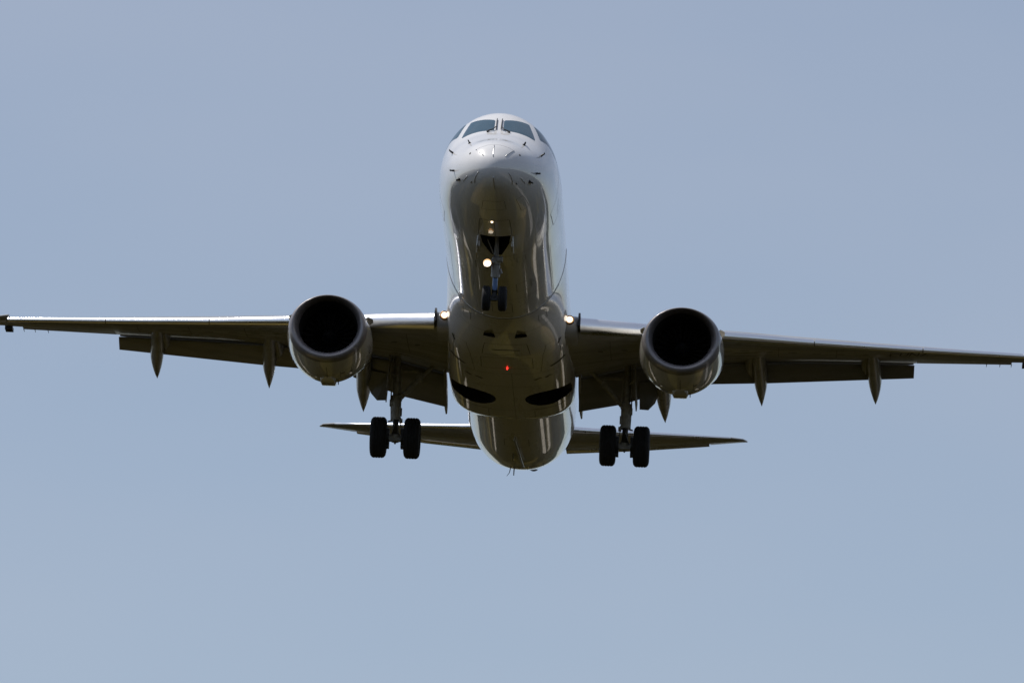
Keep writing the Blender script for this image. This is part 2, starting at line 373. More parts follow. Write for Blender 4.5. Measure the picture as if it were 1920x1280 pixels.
for q in g.f:
    fc=bm.faces.new([nv[i] for i in q]); fc.material_index=slots.index('seam_sealant'); fc.smooth=True
bm.to_mesh(me); bm.free()
g=G(); c=Vector(F(13.85,0.0))
rr=[]
for k in range(7):
    t=k*math.pi/14; rr.append([c+Vector((.024*math.cos(t)*math.cos(q),.03*math.cos(t)*math.sin(q),.01-.06*math.sin(t)-.005)) for q in np.linspace(0,2*math.pi,17)[:-1]])
g.add(*loft(rr,True,True)); g.out('beacon',M['beacon'],fair)
# ------------------------------------------------------------ wings
def foil(le,te,tc,t0=0,t1=1,n=22,camber=.012,nose_n=None):
    le=np.array(le,float); te=np.array(te,float); e=te-le; c=np.linalg.norm(e); e/=c; nn=np.array([-e[1],e[0]])
    if nn[1]<0: nn=-nn
    def th(t): return 5*tc*(.2969*math.sqrt(t)-.126*t-.3516*t*t+.2843*t**3-.1036*t**4)
    ts=[t0+(t1-t0)*(1-math.cos(math.pi/2*k/n)) if t0==0 else t0+(t1-t0)*k/n for k in range(n+1)]
    up=[le+e*c*t+nn*c*(camber*4*t*(1-t)+th(t)) for t in ts]; lo=[le+e*c*t+nn*c*(camber*4*t*(1-t)-th(t)) for t in ts]
    pts=up[::-1]+(lo[1:] if t0==0 else lo)
    return pts
def span(secs,sx,**kw):
    return [[(sx*x,p[0],p[1]) for p in foil(le,te,tc,**kw)] for x,le,te,tc in secs]
def lerp(a,b,t): return a+(b-a)*t
SN=[(1.2,12.07,-1.30,.42),(1.842,12.396,-1.255,.40),(3.586,13.284,-1.083,.33),(5.702,14.361,-.874,.235),(7.7,15.378,-.692,.17),(10.276,16.689,-.421,.145),(13.158,18.156,-.098,.115),(13.5,18.33,-.06,.11)]
def slatn(x):
    for a,b in zip(SN[:-1],SN[1:]):
        if x<=b[0]: t=(x-a[0])/(b[0]-a[0]); return [lerp(a[k],b[k],t) for k in (1,2,3)]
    return SN[-1][1:]
TEd=[(1.2,17.65,-1.38),(1.755,17.62,-1.25),(3.02,17.6,-.94),(3.79,17.5,-.85),(4.6,17.55,-.73),(6.57,18.3,-.45),(9.1,18.75,-.27),(10.47,19.0,-.19),(13.25,19.3,-.05),(13.6,19.35,0)]
def tep(x):
    for a,b in zip(TEd[:-1],TEd[1:]):
        if x<=b[0]: t=(x-a[0])/(b[0]-a[0]); return (lerp(a[1],b[1],t),lerp(a[2],b[2],t))
    return TEd[-1][1:]
def wsec(x,tc,dy=None,dz=.03):
    ny,nz,h=slatn(x); dy=h*.42 if dy is None else dy
    return (x,(ny+dy,nz+dz),tep(x),tc)
SLP=[(1.8,.70),(1.3,.68),(.9,.645),(.6,.59),(.35,.51),(.2,.42),(.1,.31),(.035,.17),(.0,.0),(.02,-.15),(.07,-.28),(.16,-.39),(.3,-.47),(.55,-.52),(.52,-.47),(.42,-.3),(.42,-.05),(.55,.2),(.9,.45),(1.3,.62)]
flaps_in=[(1.73,(17.72,-1.30),(18.63,-1.93)),(2.89,(17.72,-1.02),(18.60,-1.69)),(4.2,(17.72,-.80),(18.45,-1.26))]
flaps_out=[(4.75,(18.0,-.70),(18.72,-1.05)),(6.58,(18.38,-.49),(19.0,-.88)),(10.46,(19.06,-.23),(19.45,-.48))]
for sx in (-1,1):
    side='starboard' if sx<0 else 'port'
    secs=[wsec(1.2,.135),wsec(1.9,.135),wsec(3,.13),wsec(4.4,.125),wsec(5.7,.12),wsec(7.7,.115),wsec(10.5,.11)]
    g=G(); g.add(*loft(span(secs,sx),True,True))
    o2=[wsec(10.5,.11),wsec(12,.108),wsec(13.38,.105,dy=.05)]
    g.add(*loft(span(o2,sx,t1=.72),True,True))
    # thin surface lines under the wing
    def wl(x0,x1,t,wd=.02,dz=-.004,mi=1):
        a=[];
        for x in np.linspace(x0,x1,12):
            s_=wsec(x,.12); le,te=np.array(s_[1]),np.array(s_[2]); tc=lerp(.135,.11,min(1,(x-1.2)/9.3))
            P=foil(le,te,tc,t0=0.0,n=60); low=P[60:]; 
            tgt=le+(te-le)*t; q=min(low,key=lambda p:abs(p[0]-tgt[0])); 
            a.append(Vector((sx*x,q[0],q[1]+dz))); a.append(Vector((sx*x,q[0]+wd,q[1]+dz+ (wd*(te[1]-le[1])/(te[0]-le[0])))))
        g.add(a,[(2*i,2*i+1,2*i+3,2*i+2) for i in range(11)],mi)
    
    def wc(x,t0,t1,wd=.012):
        s_=wsec(x,lerp(.135,.11,min(1,(x-1.2)/9.3))); le,te=np.array(s_[1]),np.array(s_[2]); low=foil(le,te,s_[3],n=60)[60:]
        q=[p for p in low if le[0]+(te[0]-le[0])*t0<=p[0]<=le[0]+(te[0]-le[0])*t1]; a=[]
        for p in q: a+=[(sx*(x-wd/2),p[0],p[1]-.004),(sx*(x+wd/2),p[0],p[1]-.004)]
        g.add(a,[(2*i,2*i+1,2*i+3,2*i+2) for i in range(len(q)-1)],1)
    for x in (2.6,5.2,6.9,8.4,9.8): wc(x,.12,.62)
    for x in np.arange(2.3,10.2,.62): wc(x,.30,.345,.22)
    wl(2.0,10.4,.12,.02); wl(2.0,10.4,.62,.02); wl(4.9,13,.2,.012)
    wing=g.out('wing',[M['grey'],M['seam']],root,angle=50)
    # aileron
    g=G(); g.add(*loft(span([wsec(10.506,.11),wsec(12,.108),wsec(13.0,.105)],sx,t0=.735,n=8),True,True)); g.out('aileron',M['grey'],wing,angle=50)
    # slats
    for (x0,x1) in ((1.86,4.05),(4.75,7.80),(7.825,10.62),(10.645,13.34)):
        rs=[]
        for x in np.linspace(x0,x1,9):
            ny,nz,h=slatn(x); rs.append([(sx*x,ny+a*h,nz+b*h) for a,b in SLP])
        g=G(); g.add(*loft(rs,True,True)); g.out('slat',M['metal'],wing,angle=60)
    # root leading edge with the landing light
    rs=[]
    for x in np.linspace(1.15,1.78,6):
        ny,nz,h=slatn(x); ny-=.05*(1.8-x); rs.append([(sx*x,ny+.03+a*h,nz+.03+b*h) for a,b in ((2.2,.9),(1.3,.74),(.9,.66),(.5,.52),(.25,.38),(.1,.2),(.05,0),(.1,-.2),(.25,-.42),(.5,-.58),(1.0,-.75),(2.2,-.9))])
    g=G(); g.add(*loft(rs,True,True)); rl=g.out('root_fairing',M['grey'],wing,angle=50)
    c=Vector((sx*1.59,12.18,-1.20)); 
    g=G(); g.add(*lathe([(.10,.115),(-.02,.108),(-.03,.098),(-.02,.088),(.02,.06)],c,'y',28),1); g.add(*lathe([(-.012,.0005),(-.012,.076)],c,'y',28),0); g.out('landing_light',[M['lamp'],M['bowl']],wing,angle=40)
    # fence beside the light
    g=G(); g.add(*slab([(sx*1.80,12.36,-1.04),(sx*1.80,12.34,-1.30),(sx*1.80,12.9,-1.42),(sx*1.80,12.95,-.95),(sx*1.80,12.5,-.93)],(sx*.05,0,0))); g.out('slat_end_plate',M['black'],wing,smooth=False)
    # flaps
    for fl in (flaps_in,flaps_out):
        g=G(); rs=[]
        for x,le,te in fl: rs.append([(sx*x,p[0],p[1]) for p in foil(le,te,.13,camber=.02)])
        g.add(*loft(rs,True,True))
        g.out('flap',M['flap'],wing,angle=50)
    for xs_,ext in (((1.75,2.9,4.2),.62),((4.75,7.6,9.4,9.6,10.44),.60)):
        rs=[]
        for x in xs_:
            y,z=tep(x); e=ext*(1-.3*(x-1.7)/8.7) if x<10 else .22; rs.append([(sx*x,y-.25,z+.10),(sx*x,y-.05,z+.035),(sx*x,y+e,z+.015),(sx*x,y+e,z+.035),(sx*x,y,z+.12),(sx*x,y-.25,z+.16)])
        g=G(); g.add(*loft(rs,True,True)); g.out('spoiler',M['flap'],wing,angle=30)
    # flap track fairings
    def canoe(path,rads,wx=1.0,name='flap_track_fairing',n=20):
        # path points (x,y,z); rads (half width, half depth)
        rs=[]
        P=[Vector(p) for p in path]; K=len(P)
        fx=[pchip(range(K),[p[i] for p in P]) for i in range(3)]; fr=[pchip(range(K),[r[i] for r in rads]) for i in range(2)]
        for u in np.linspace(0,K-1,26):
            c=Vector([f_(u) for f_ in fx]); rw_,rd=max(.004,fr[0](u)),max(.004,fr[1](u))
            rs.append([c+Vector((rw_*math.cos(t),0,rd*math.sin(t))) for t in np.linspace(0,2*math.pi,n+1)[:-1]])
        g=G(); g.add(*loft(rs,True,True)); return g.out(name,M['grey'],wing,angle=70)
    canoe([(sx*9.28,16.9,-.30),(sx*9.33,17.6,-.36),(sx*9.38,18.5,-.42),(sx*9.44,19.2,-.60),(sx*9.475,19.9,-.85),(sx*9.49,20.28,-.995)],[(.01,.02),(.13,.17),(.18,.27),(.175,.27),(.09,.13),(.006,.01)])
    canoe([(sx*9.25,17.2,-.28),(sx*9.20,17.9,-.30),(sx*9.16,18.5,-.36),(sx*9.2,18.95,-.44)],[(.01,.02),(.10,.16),(.11,.20),(.05,.12)],name='flap_track')
    canoe([(sx*6.26,16.9,-.42),(sx*6.20,17.6,-.48),(sx*6.16,18.2,-.58),(sx*6.22,18.65,-.68)],[(.01,.02),(.10,.18),(.12,.24),(.05,.14)],name='flap_track')
    canoe([(sx*6.33,16.5,-.42),(sx*6.36,17.1,-.5),(sx*6.40,18.1,-.60),(sx*6.45,18.9,-.80),(sx*6.48,19.65,-1.04),(sx*6.50,20.08,-1.21)],[(.01,.02),(.13,.19),(.18,.30),(.175,.29),(.09,.14),(.006,.01)])
    canoe([(sx*3.84,16.2,-.92),(sx*3.86,16.8,-.98),(sx*3.90,17.8,-1.12),(sx*3.93,18.7,-1.32),(sx*3.96,19.5,-1.58),(sx*3.98,20.03,-1.77)],[(.01,.02),(.13,.2),(.20,.34),(.20,.33),(.11,.17),(.006,.01)])
    canoe([(sx*1.76,16.9,-1.2),(sx*1.76,17.6,-1.26),(sx*1.765,18.3,-1.45),(sx*1.775,19.2,-1.68),(sx*1.78,19.75,-1.80)],[(.01,.02),(.045,.15),(.055,.22),(.05,.15),(.025,.03)])
    # winglet: blended from the tip
    wsl=[]
    for t in np.linspace(0,1,13):
        if t<.35: q=t/.35; x=13.32+.38*q; z=-.0+.05*q; ca=.1+.25*q
        else: q=(t-.35)/.65; x=13.70+.60*q**.8; z=.05+1.25*q**1.35; ca=.35+.85*min(1,q*1.6)
        y0=18.22+1.1*t; ch=1.10*(1-t)+.5*t
        pts=foil((0,0),(ch,0),.10,camber=0)
        wsl.append([(sx*(x-p[1]*math.sin(ca)),y0+p[0],z+.03+p[1]*math.cos(ca)) for p in pts])
    g=G(); g.add(*loft(wsl,True,True)); g.out('winglet',M['grey'],wing,angle=50)
    g=G(); g.add(*tube([(sx*13.60,18.62,.09),(sx*13.66,18.72,.12),(sx*13.74,18.95,.17)],[.015,.05,.02],10)); g.out('navigation_light',M['navgreen' if sx<0 else 'navred'],wing)
    g=G(); g.add(*box((sx*13.38,19.24,-.075),(.2,.34,.09))); g.out('tip_fitting',M['black'],wing,smooth=False)
    for x in (12.35,12.7,13.0):
        y,z=tep(x); g=G(); g.add(*tube([(sx*x,y-.03,z),(sx*x,y+.22,z-.01)],[.012,.006],6)); g.out('static_wick',M['black'],wing)
# registration marks under the port wing
fc=bpy.data.curves.new('marks','FONT'); fc.body='CUNZ'; fc.size=.62; fc.space_character=.95; fc.shear=.2
fo=bpy.data.objects.new('marks',fc); scene.collection.objects.link(fo); bpy.context.view_layer.update()
tm=bpy.data.meshes.new_from_object(fo.evaluated_get(bpy.context.evaluated_depsgraph_get())); bpy.data.objects.remove(fo)
port=[o for o in root.children if o.name.startswith('wing')][-1]
bm=bmesh.new(); bm.from_mesh(tm); bmesh.ops.triangulate(bm,faces=bm.faces)
bmesh.ops.subdivide_edges(bm,edges=bm.edges,cuts=1)
def under(x,y):
    s_=wsec(x,lerp(.135,.11,min(1,(x-1.2)/9.3))); P=foil(s_[1],s_[2],s_[3],n=60); low=P[60:]
    for a,b in zip(low[:-1],low[1:]):
        if a[0]<=y<=b[0]: return lerp(a[1],b[1],(y-a[0])/(b[0]-a[0]))
    return low[-1][1]
for vv in bm.verts:
    x=9.72+vv.co.x*.62; y=17.30+.1*(x-9.7)-vv.co.y*.9; vv.co=Vector((x,y,under(x,y)-.006))
bm.to_mesh(tm); bm.free(); tm.materials.clear(); tm.materials.append(M['mark'])
mo=bpy.data.objects.new('registration_marks',tm); scene.collection.objects.link(mo); mo.parent=port
# ------------------------------------------------------------ engines
def nring(y,r,cz,up=.93,lo=.93,n=72,exp_lo=2.0,cx=0):
    out=[]
    for k in range(n):
        t=k*2*math.pi/n; c,s_=math.cos(t),math.sin(t)
        if s_>=0: out.append((cx+r*c,y,cz+r*up*s_))
        else:
            e=2/exp_lo; out.append((cx+r*math.copysign(abs(c)**e,c),y,cz-r*lo*abs(s_)**e))
    return out
for sx in (-1,1):
    cx=sx*4.46
    A=lambda y,r,cz,**k: nring(y,r,cz,cx=cx,**k)
    g=G()
    spec=[(11.15,1.0,-1.955,.875,2.0),(11.35,1.02,-1.95,.905,2.0),(11.7,1.05,-1.94,.955,1.95),(12.1,1.07,-1.93,.985,1.9),(12.6,1.075,-1.93,.975,1.88),(13.3,1.04,-1.93,.77,1.9),(14.2,.86,-1.90,.52,2),(15.1,.64,-1.85,.45,2)]
    g.add(*loft([A(y,r,cz,lo=l,exp_lo=e,up=min(.93,.875+(y-11.15)*.08)) for y,r,cz,l,e in spec]+[A(15.1,.61,-1.85,lo=.43),A(14.6,.62,-1.85,lo=.43)],True,False))
    # seams on the cowl
    for (k0,k1) in ((0,1),):
        pass
    def cr(y,ang,off=.004):
        ys_=[s[0] for s in spec]; r=np.interp(y,ys_,[s[1] for s in spec])+off; cz=np.interp(y,ys_,[s[2] for s in spec]); l=np.interp(y,ys_,[s[3] for s in spec]); e=2/np.interp(y,ys_,[s[4] for s in spec])
        c,s_=math.sin(ang),-math.cos(ang)   # ang 0 = bottom
        if s_>=0: return np.array((cx+r*c,y,cz+r*.93*s_))
        return np.array((cx+r*math.copysign(abs(c)**e,c),y,cz-r*l*abs(s_)**e))
    def skin(y,p,off=.004): return cr(y,p,off)
    ribbon(g,[(12.05,-3.1),(12.05,3.1)],.014,skin=skin); ribbon(g,[(13.6,-3.1),(13.6,3.1)],.012,skin=skin)
    ribbon(g,[(11.4,0),(12.05,0)],.012,skin=skin)
    rect(g,11.75,12.25,.33,.62,.012,skin=skin); ribbon(g,[(11.9,.34),(11.9,.44)],.09,skin=skin); ribbon(g,[(11.9,-.25),(11.9,.2)],.01,skin=skin)
    eng=g.out('engine',[M['nac'],M['seam']],root,angle=50)
    g=G(); g.add(*loft([A(y,r,cz,up=q,lo=q) for y,r,cz,q in ((11.15,1.0,-1.955,.875),(11.03,.985,-1.953,.875),(10.96,.96,-1.95,.876),(10.915,.93,-1.94,.88),(10.90,.895,-1.93,.885),(10.91,.86,-1.92,.89),(10.95,.82,-1.905,.90),(11.03,.785,-1.89,.91),(11.15,.757,-1.875,.92),(11.3,.74,-1.865,.93))],True,False))
    g.out('inlet_lip',M['lip'],eng,angle=60)
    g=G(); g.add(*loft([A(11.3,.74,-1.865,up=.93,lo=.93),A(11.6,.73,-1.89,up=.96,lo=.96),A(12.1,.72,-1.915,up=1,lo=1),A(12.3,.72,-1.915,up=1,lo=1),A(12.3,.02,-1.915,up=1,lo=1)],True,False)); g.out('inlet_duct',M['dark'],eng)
    g=G()
    for k in range(24):
        a0=k*2*math.pi/24; vs=[]
        for r in (.2,.4,.6,.71):
            tw_=.25+.9*r; 
            for q in (-1,1):
                aa=a0+q*.06*(.2/r+.6); vs.append((cx+r*math.cos(aa),12.15+q*.09*math.cos(tw_),-1.915+r*math.sin(aa)))
        fs=[(0,1,3,2),(2,3,5,4),(4,5,7,6)]; g.add(vs,fs)
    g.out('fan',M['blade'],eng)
    g=G(); g.add(*lathe([(-.42,.002),(-.36,.07),(-.25,.13),(-.1,.19),(.05,.22)],(cx,12.15,-1.915),'y',28)); g.out('spinner',M['blade'],eng)
    g=G(); g.add(*lathe([(0,.36),(.5,.34),(1.0,.28),(1.3,.24)],(cx,14.6,-1.72),'y',36)); g.add(*lathe([(1.0,.2),(1.5,.14),(1.9,.03)],(cx,14.6,-1.72),'y',28)); g.out('exhaust_nozzle',M['steel'],eng)
    # strakes
    for q in (-1,1):
        b=Vector((cx+q*.965,11.62,-1.50)); n=Vector((q*.8,0,.6)); 
        g=G(); g.add(*slab([b-n*.05,b+Vector((0,.75,0))-n*.05,b+Vector((0,.75,0))+n*.13,b+Vector((0,.45,0))+n*.135,b+n*.02],(q*-.012,0,.016))); g.out('strake',M['nac'],eng,smooth=False)
    # gearbox bulge and drain under the cowl
    g=G(); rs=[]
    for y,wd,d in ((12.0,.10,-2.97),(12.15,.19,-3.03),(12.4,.20,-3.06),(12.8,.19,-3.0),(13.4,.12,-2.85)):
        rs.append([(cx-wd,y,-2.8),(cx-wd,y,d+.04),(cx-wd+.03,y,d),(cx+wd-.03,y,d),(cx+wd,y,d+.04),(cx+wd,y,-2.8)])
    g.add(*loft(rs,True,True)); g.out('cowl_scoop',M['nac'],eng,angle=30)
    g=G(); g.add(*slab([(cx+.24,12.4,-2.85),(cx+.24,12.55,-2.85),(cx+.24,12.58,-3.02),(cx+.24,12.50,-3.02)],(.02,0,0))); g.out('drain_mast',M['black'],eng,smooth=False)
    # pylon
    rs=[]
    for y,wd,z0,z1 in ((12.3,.04,-1.1,-1.0),(13.0,.16,-1.3,-.86),(14.0,.2,-1.4,-.82),(15.5,.2,-1.5,-.75),(17.0,.05,-1.3,-.85)):
        rs.append([(cx-wd,y,z0),(cx-wd,y,z1),(cx-wd*.5,y,z1+.04),(cx+wd*.5,y,z1+.04),(cx+wd,y,z1),(cx+wd,y,z0)])
    g=G(); g.add(*loft(rs,True,True)); g.out('pylon',M['grey'],eng,angle=50)
# ------------------------------------------------------------ tail
for sx in (-1,1):
    secs=[(.5,(30.1,.60),(33.95,.86),.10),(1.3,(30.62,.67),(33.98,.875),.10),(3.75,(32.55,1.12),(34.62,1.255),.10),(5.6,(33.95,1.45),(35.05,1.575),.10),(5.95,(34.3,1.51),(35.15,1.64),.09),(6.07,(34.75,1.575),(35.22,1.67),.07)]
    T1=.72
    g=G(); rs=[]
    for x,le,te,tc in secs:
        rs.append([(sx*x,p[0],p[1]) for p in foil(le,te,tc,t1=(T1 if x<4.9 else 1),n=22,camber=0)])
    sec_in=[s for s in secs if s[0]<4.9]
    def at_x(x):
        for a,b in zip(secs[:-1],secs[1:]):
            if a[0]<=x<=b[0]:
                t=(x-a[0])/(b[0]-a[0]); return (x,tuple(lerp(np.array(a[1]),np.array(b[1]),t)),tuple(lerp(np.array(a[2]),np.array(b[2]),t)),lerp(a[3],b[3],t))
    A1=[at_x(x) for x in (.5,1.3,3.0,3.75,5.03)]
    g.add(*loft([[(sx*s[0],p[0],p[1]) for p in foil(s[1],s[2],s[3],t1=T1,camber=0)] for s in A1],True,True))
    A2=[at_x(x) for x in (5.03,5.6,5.95,6.07)]
    g.add(*loft([[(sx*s[0],p[0],p[1]) for p in foil(s[1],s[2],s[3],camber=0)] for s in A2],True,True))
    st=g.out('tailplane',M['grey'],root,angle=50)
    g=G(); 
    E=[at_x(x) for x in (1.0,3.0,5.0)]
    g.add(*loft([[(sx*s[0],p[0],p[1]-.02-.03*((p[0]-(s[1][0]*.28+s[2][0]*.72))/max(.1,.28*(s[2][0]-s[1][0])))) for p in foil(s[1],s[2],s[3],t0=T1+.012,camber=0,n=8)] for s in E],True,True)); g.out('elevator',M['nac'],st,angle=50)
    rs=[]
    for x in np.linspace(1.2,5.6,8):
        s=at_x(x); ny,nz=s[1]; h=.10*(s[2][0]-s[1][0])*.55
        rs.append([(sx*x,ny-.012+a*h,nz+b*h) for a,b in ((1.4,.72),(.7,.6),(.3,.42),(.08,.2),(0,0),(.08,-.2),(.3,-.42),(.34,-.36),(.2,0),(.34,.34),(.7,.52))])
    g=G(); g.add(*loft(rs,True,True)); g.out('leading_edge',M['metal'],st,angle=60)
rs=[]
for z,y0,y1,tc in ((1.2,29.6,34.6,.10),(2.2,30.9,35.0,.10),(4.4,32.6,35.9,.10),(6.9,34.3,36.9,.09)):
    rs.append([(p[1],p[0],z) for p in foil((y0,0),(y1,0),tc,camber=0,t1=.72)])
g=G(); g.add(*loft(rs,True,True)); fin=g.out('tail_fin',M['white'],root,angle=50)
rs=[]
for z,y0,y1,tc in ((1.5,29.9,34.7,.10),(4.4,32.6,35.9,.10),(6.9,34.3,36.9,.09)):
    rs.append([(p[1],p[0],z) for p in foil((y0,0),(y1,0),tc,camber=0,t0=.73)])
g=G(); g.add(*loft(rs,True,True)); g.out('rudder',M['white'],fin,angle=50)
# ------------------------------------------------------------ landing gear
def tyre(c,r,wd,parent):
    h=wd/2
    prof=[(-h*.72,r*.52),(-h*.92,r*.60),(-h,r*.76),(-h*.93,r*.88),(-h*.72,r*.975),(-h*.5,r),(-h*.40,r),(-h*.38,r*.98),(-h*.30,r*.98),(-h*.28,r),(-h*.05,r),(-h*.04,r*.98),(h*.04,r*.98),(h*.05,r),(h*.28,r),(h*.30,r*.98),(h*.38,r*.98),(h*.40,r),(h*.5,r),(h*.72,r*.975),(h*.93,r*.88),(h,r*.76),(h*.92,r*.60),(h*.72,r*.52)]
    g=G(); g.add(*lathe(prof,c,'x',56)); g.out('tyre',M['rubber'],parent,angle=40)
    g=G(); g.add(*lathe([(-h*.74,r*.53),(-h*.60,r*.46),(-h*.35,r*.38),(-h*.35,r*.14),(-h*.8,r*.12),(-h*.8,.001)],c,'x',36)); g.add(*lathe([(h*.74,r*.53),(h*.60,r*.46),(h*.35,r*.38),(h*.35,r*.14),(h*.8,r*.12),(h*.8,.001)],c,'x',36)); g.out('wheel_rim',M['gear'],parent,angle=40)
for sx in (-1,1):
    ax=Vector((sx*2.985,17.8,-3.02)); top=Vector((sx*3.0,17.3,-.85)); d=(ax-top)
    P=lambda t: top+d*t
    g=G()
    g.add(*tube([P(0),P(.18),P(.19),P(.5)],[.085,.085,.10,.10],20)); g.add(*tube([P(.5),P(.505),P(.80),P(.81)],[.10,.135,.125,.10],22))
    g.add(*tube([P(.55),P(.57)],.15,22)); g.add(*tube([P(.66),P(.69)],.145,22)); g.add(*tube([P(.76),P(.80)],.14,22))
    g.add(*tube([P(.8)+Vector((sx*.0,0,0)),P(.93)],[.075,.075],18))
    # side clutter: brackets, hoses, actuator
    g.add(*tube([P(.46)+Vector((-sx*.16,-.03,0)),P(.52)+Vector((-sx*.17,-.03,0)),P(.54)+Vector((-sx*.12,-.03,0))],[.03,.05,.05],8))
    g.add(*box(P(.60)+Vector((sx*.13,-.05,0)),(.08,.12,.16))); g.add(*box(P(.70)+Vector((-sx*.12,-.02,0)),(.07,.10,.20)))
    g.add(*tube([P(.05)+Vector((sx*.12,-.05,0)),P(.3)+Vector((sx*.13,-.06,0)),P(.55)+Vector((sx*.14,-.04,0)),P(.78)+Vector((sx*.12,-.03,0))],.018,8))
    g.add(*tube([P(.2)+Vector((-sx*.10,-.08,0)),P(.5)+Vector((-sx*.12,-.1,0)),P(.74)+Vector((-sx*.1,-.11,0)),P(.9)+Vector((-sx*.15,-.1,0)),P(.98)+Vector((-sx*.2,0,0))],.014,8))
    g.add(*tube([P(.80)+Vector((-sx*.02,-.1,0)),P(.82)+Vector((sx*.20,-.1,-.01))],[.03,.02],8)); g.add(*tube([P(.815)+Vector((-sx*.1,-.12,0)),P(.815)+Vector((-sx*.18,-.12,0))],[.07,.06],12))
    # axle and brake housings
    g.add(*tube([ax+Vector((-.48,0,0)),ax+Vector((.48,0,0))],.075,18)); g.add(*tube([P(.93),ax+Vector((0,0,.02)),ax+Vector((0,0,-.11))],[.09,.15,.10],18)); g.add(*tube([ax+Vector((0,-.0,-.1)),ax+Vector((0,0,-.17))],[.05,.015],10))
    g.add(*box(ax+Vector((0,-.06,-.06)),(.42,.12,.10)))
    leg=g.out('main_landing_gear',M['gear'],root,angle=40)
    for q in (-1,1):
        tyre(ax+Vector((q*.437,0,0)),.535,.42,leg)
        g=G(); g.add(*lathe([(-.09,.26),(.09,.26),(.09,.1),(-.09,.1),(-.09,.26)],ax+Vector((q*.25,0,0)),'x',30)); g.add(*box(ax+Vector((q*.20,-.02,-.18)),(.10,.22,.20))); g.add(*box(ax+Vector((q*.19,-.2,.1)),(.09,.14,.12))); g.out('brake',M['black'],leg,angle=40)
    # torque links
    g=G(); k1=P(.80)+Vector((sx*.0,-.10,0)); k2=P(.88)+Vector((-sx*.02,-.34,0)); k3=P(.97)+Vector((0,-.12,0))
    g.add(*slab([k1+Vector((-.07,0,0)),k1+Vector((.07,0,0)),k2+Vector((.03,0,0)),k2+Vector((-.03,0,0))],(0,.02,.05))); g.add(*slab([k2+Vector((-.03,0,0)),k2+Vector((.03,0,0)),k3+Vector((.09,0,0)),k3+Vector((-.09,0,0))],(0,.03,.04))); g.out('torque_link',M['black'],leg,smooth=False)
    g=G(); g.add(*tube([P(.79)+Vector((0,0,.0)),P(.90)],.068,18)); g.out('piston',M['gearlight'],leg)
    # side brace with actuator
    b0=Vector((sx*2.02,17.3,-1.15)); b1=Vector((sx*2.80,17.5,-1.92)); bm_=(b0+b1)/2+Vector((0,-.02,.02))
    g=G(); g.add(*tube([b0,bm_],[.05,.055],12)); g.add(*tube([bm_,b1],[.075,.065],12)); g.add(*tube([bm_+Vector((0,-.08,0)),bm_+Vector((0,.08,0))],.08,12)); g.add(*tube([b1,P(.52)],[.05,.04],10)); g.out('side_brace',M['gear'],leg,angle=40)
    g=G(); g.add(*tube([(sx*2.25,17.45,-1.32),(sx*2.9,17.45,-1.30)],[.035,.05],10)); g.out('retraction_actuator',M['gear'],leg)
    # outboard leg door
    dx=sx*3.22
    g=G(); g.add(*slab([(dx-sx*.05,17.0,-.85),(dx-sx*.05,17.55,-.85),(dx+sx*.03,17.75,-1.9),(dx+sx*.02,17.5,-2.15),(dx,17.1,-2.0)],(sx*.03,0,0))); g.add(*tube([(dx-sx*.02,17.2,-1.4),P(.3)],.02,8)); g.out('gear_door',M['gear'],leg,smooth=False)
    g=G(); g.add(*slab([(sx*3.30,18.0,-1.25),(sx*3.95,18.0,-1.15),(sx*3.72,18.5,-1.66),(sx*3.55,18.5,-1.85),(sx*3.32,18.5,-1.84)],(0,.03,.03))); g.out('inner_flap_end',M['flap'],[o for o in root.children if o.name.startswith('wing')][0 if sx<0 else 1],smooth=False)
# nose gear
ax=Vector((0,3.93,-2.99)); top=Vector((.03,3.25,-1.35)); d=ax-top; P=lambda t: top+d*t
g=G(); g.add(*tube([P(0),P(.45)],[.05,.055],14)); g.add(*tube([P(.42),P(.43),P(.52),P(.53)],[.06,.10,.10,.075],18)); g.add(*tube([P(.53),P(.54),P(.70),P(.71)],[.075,.105,.11,.085],20))
g.add(*tube([P(.47)+Vector((.02,-.06,0)),P(.47)+Vector((.16,-.06,0))],[.07,.075],14)); g.add(*box(P(.5)+Vector((-.08,-.05,0)),(.08,.12,.1))); g.add(*tube([P(.60)+Vector((.10,-.04,0)),P(.66)+Vector((.15,-.04,0))],[.035,.03],8))
g.add(*tube([P(.30)+Vector((-.22,-.3,.12)),P(.42)+Vector((-.05,-.02,0))],[.015,.015],8))
g.add(*tube([P(.70)+Vector((0,.09,0)),P(.82)+Vector((0,.26,0)),P(.95)+Vector((0,.08,0))],[.03,.035,.03],8))
g.add(*tube([P(.9),ax,ax+Vector((0,0,-.06))],[.05,.085,.06],14)); g.add(*tube([ax+Vector((-.2,0,0)),ax+Vector((.2,0,0))],.05,12))
g.add(*tube([(0,2.95,-1.3),P(.44)],[.035,.03],8))
ng=g.out('nose_landing_gear',M['gearlight'],root,angle=40)
g=G(); g.add(*tube([P(.70),P(.90)],.062,20)); g.out('piston',M['chrome_reflection'],ng)
g=G(); g.add(*tube([P(.88),P(.93)],.07,16)); g.add(*box(ax+Vector((0,-.07,.0)),(.16,.06,.14))); g.add(*slab([P(.88)+Vector((-.05,-.03,0)),P(.88)+Vector((.05,-.03,0)),ax+Vector((.03,-.14,0)),ax+Vector((-.03,-.14,0))],(0,.03,0))); g.out('torque_link',M['black'],ng,angle=40)
for q in (-1,1): tyre(ax+Vector((q*.197,0,0)),.305,.205,ng)
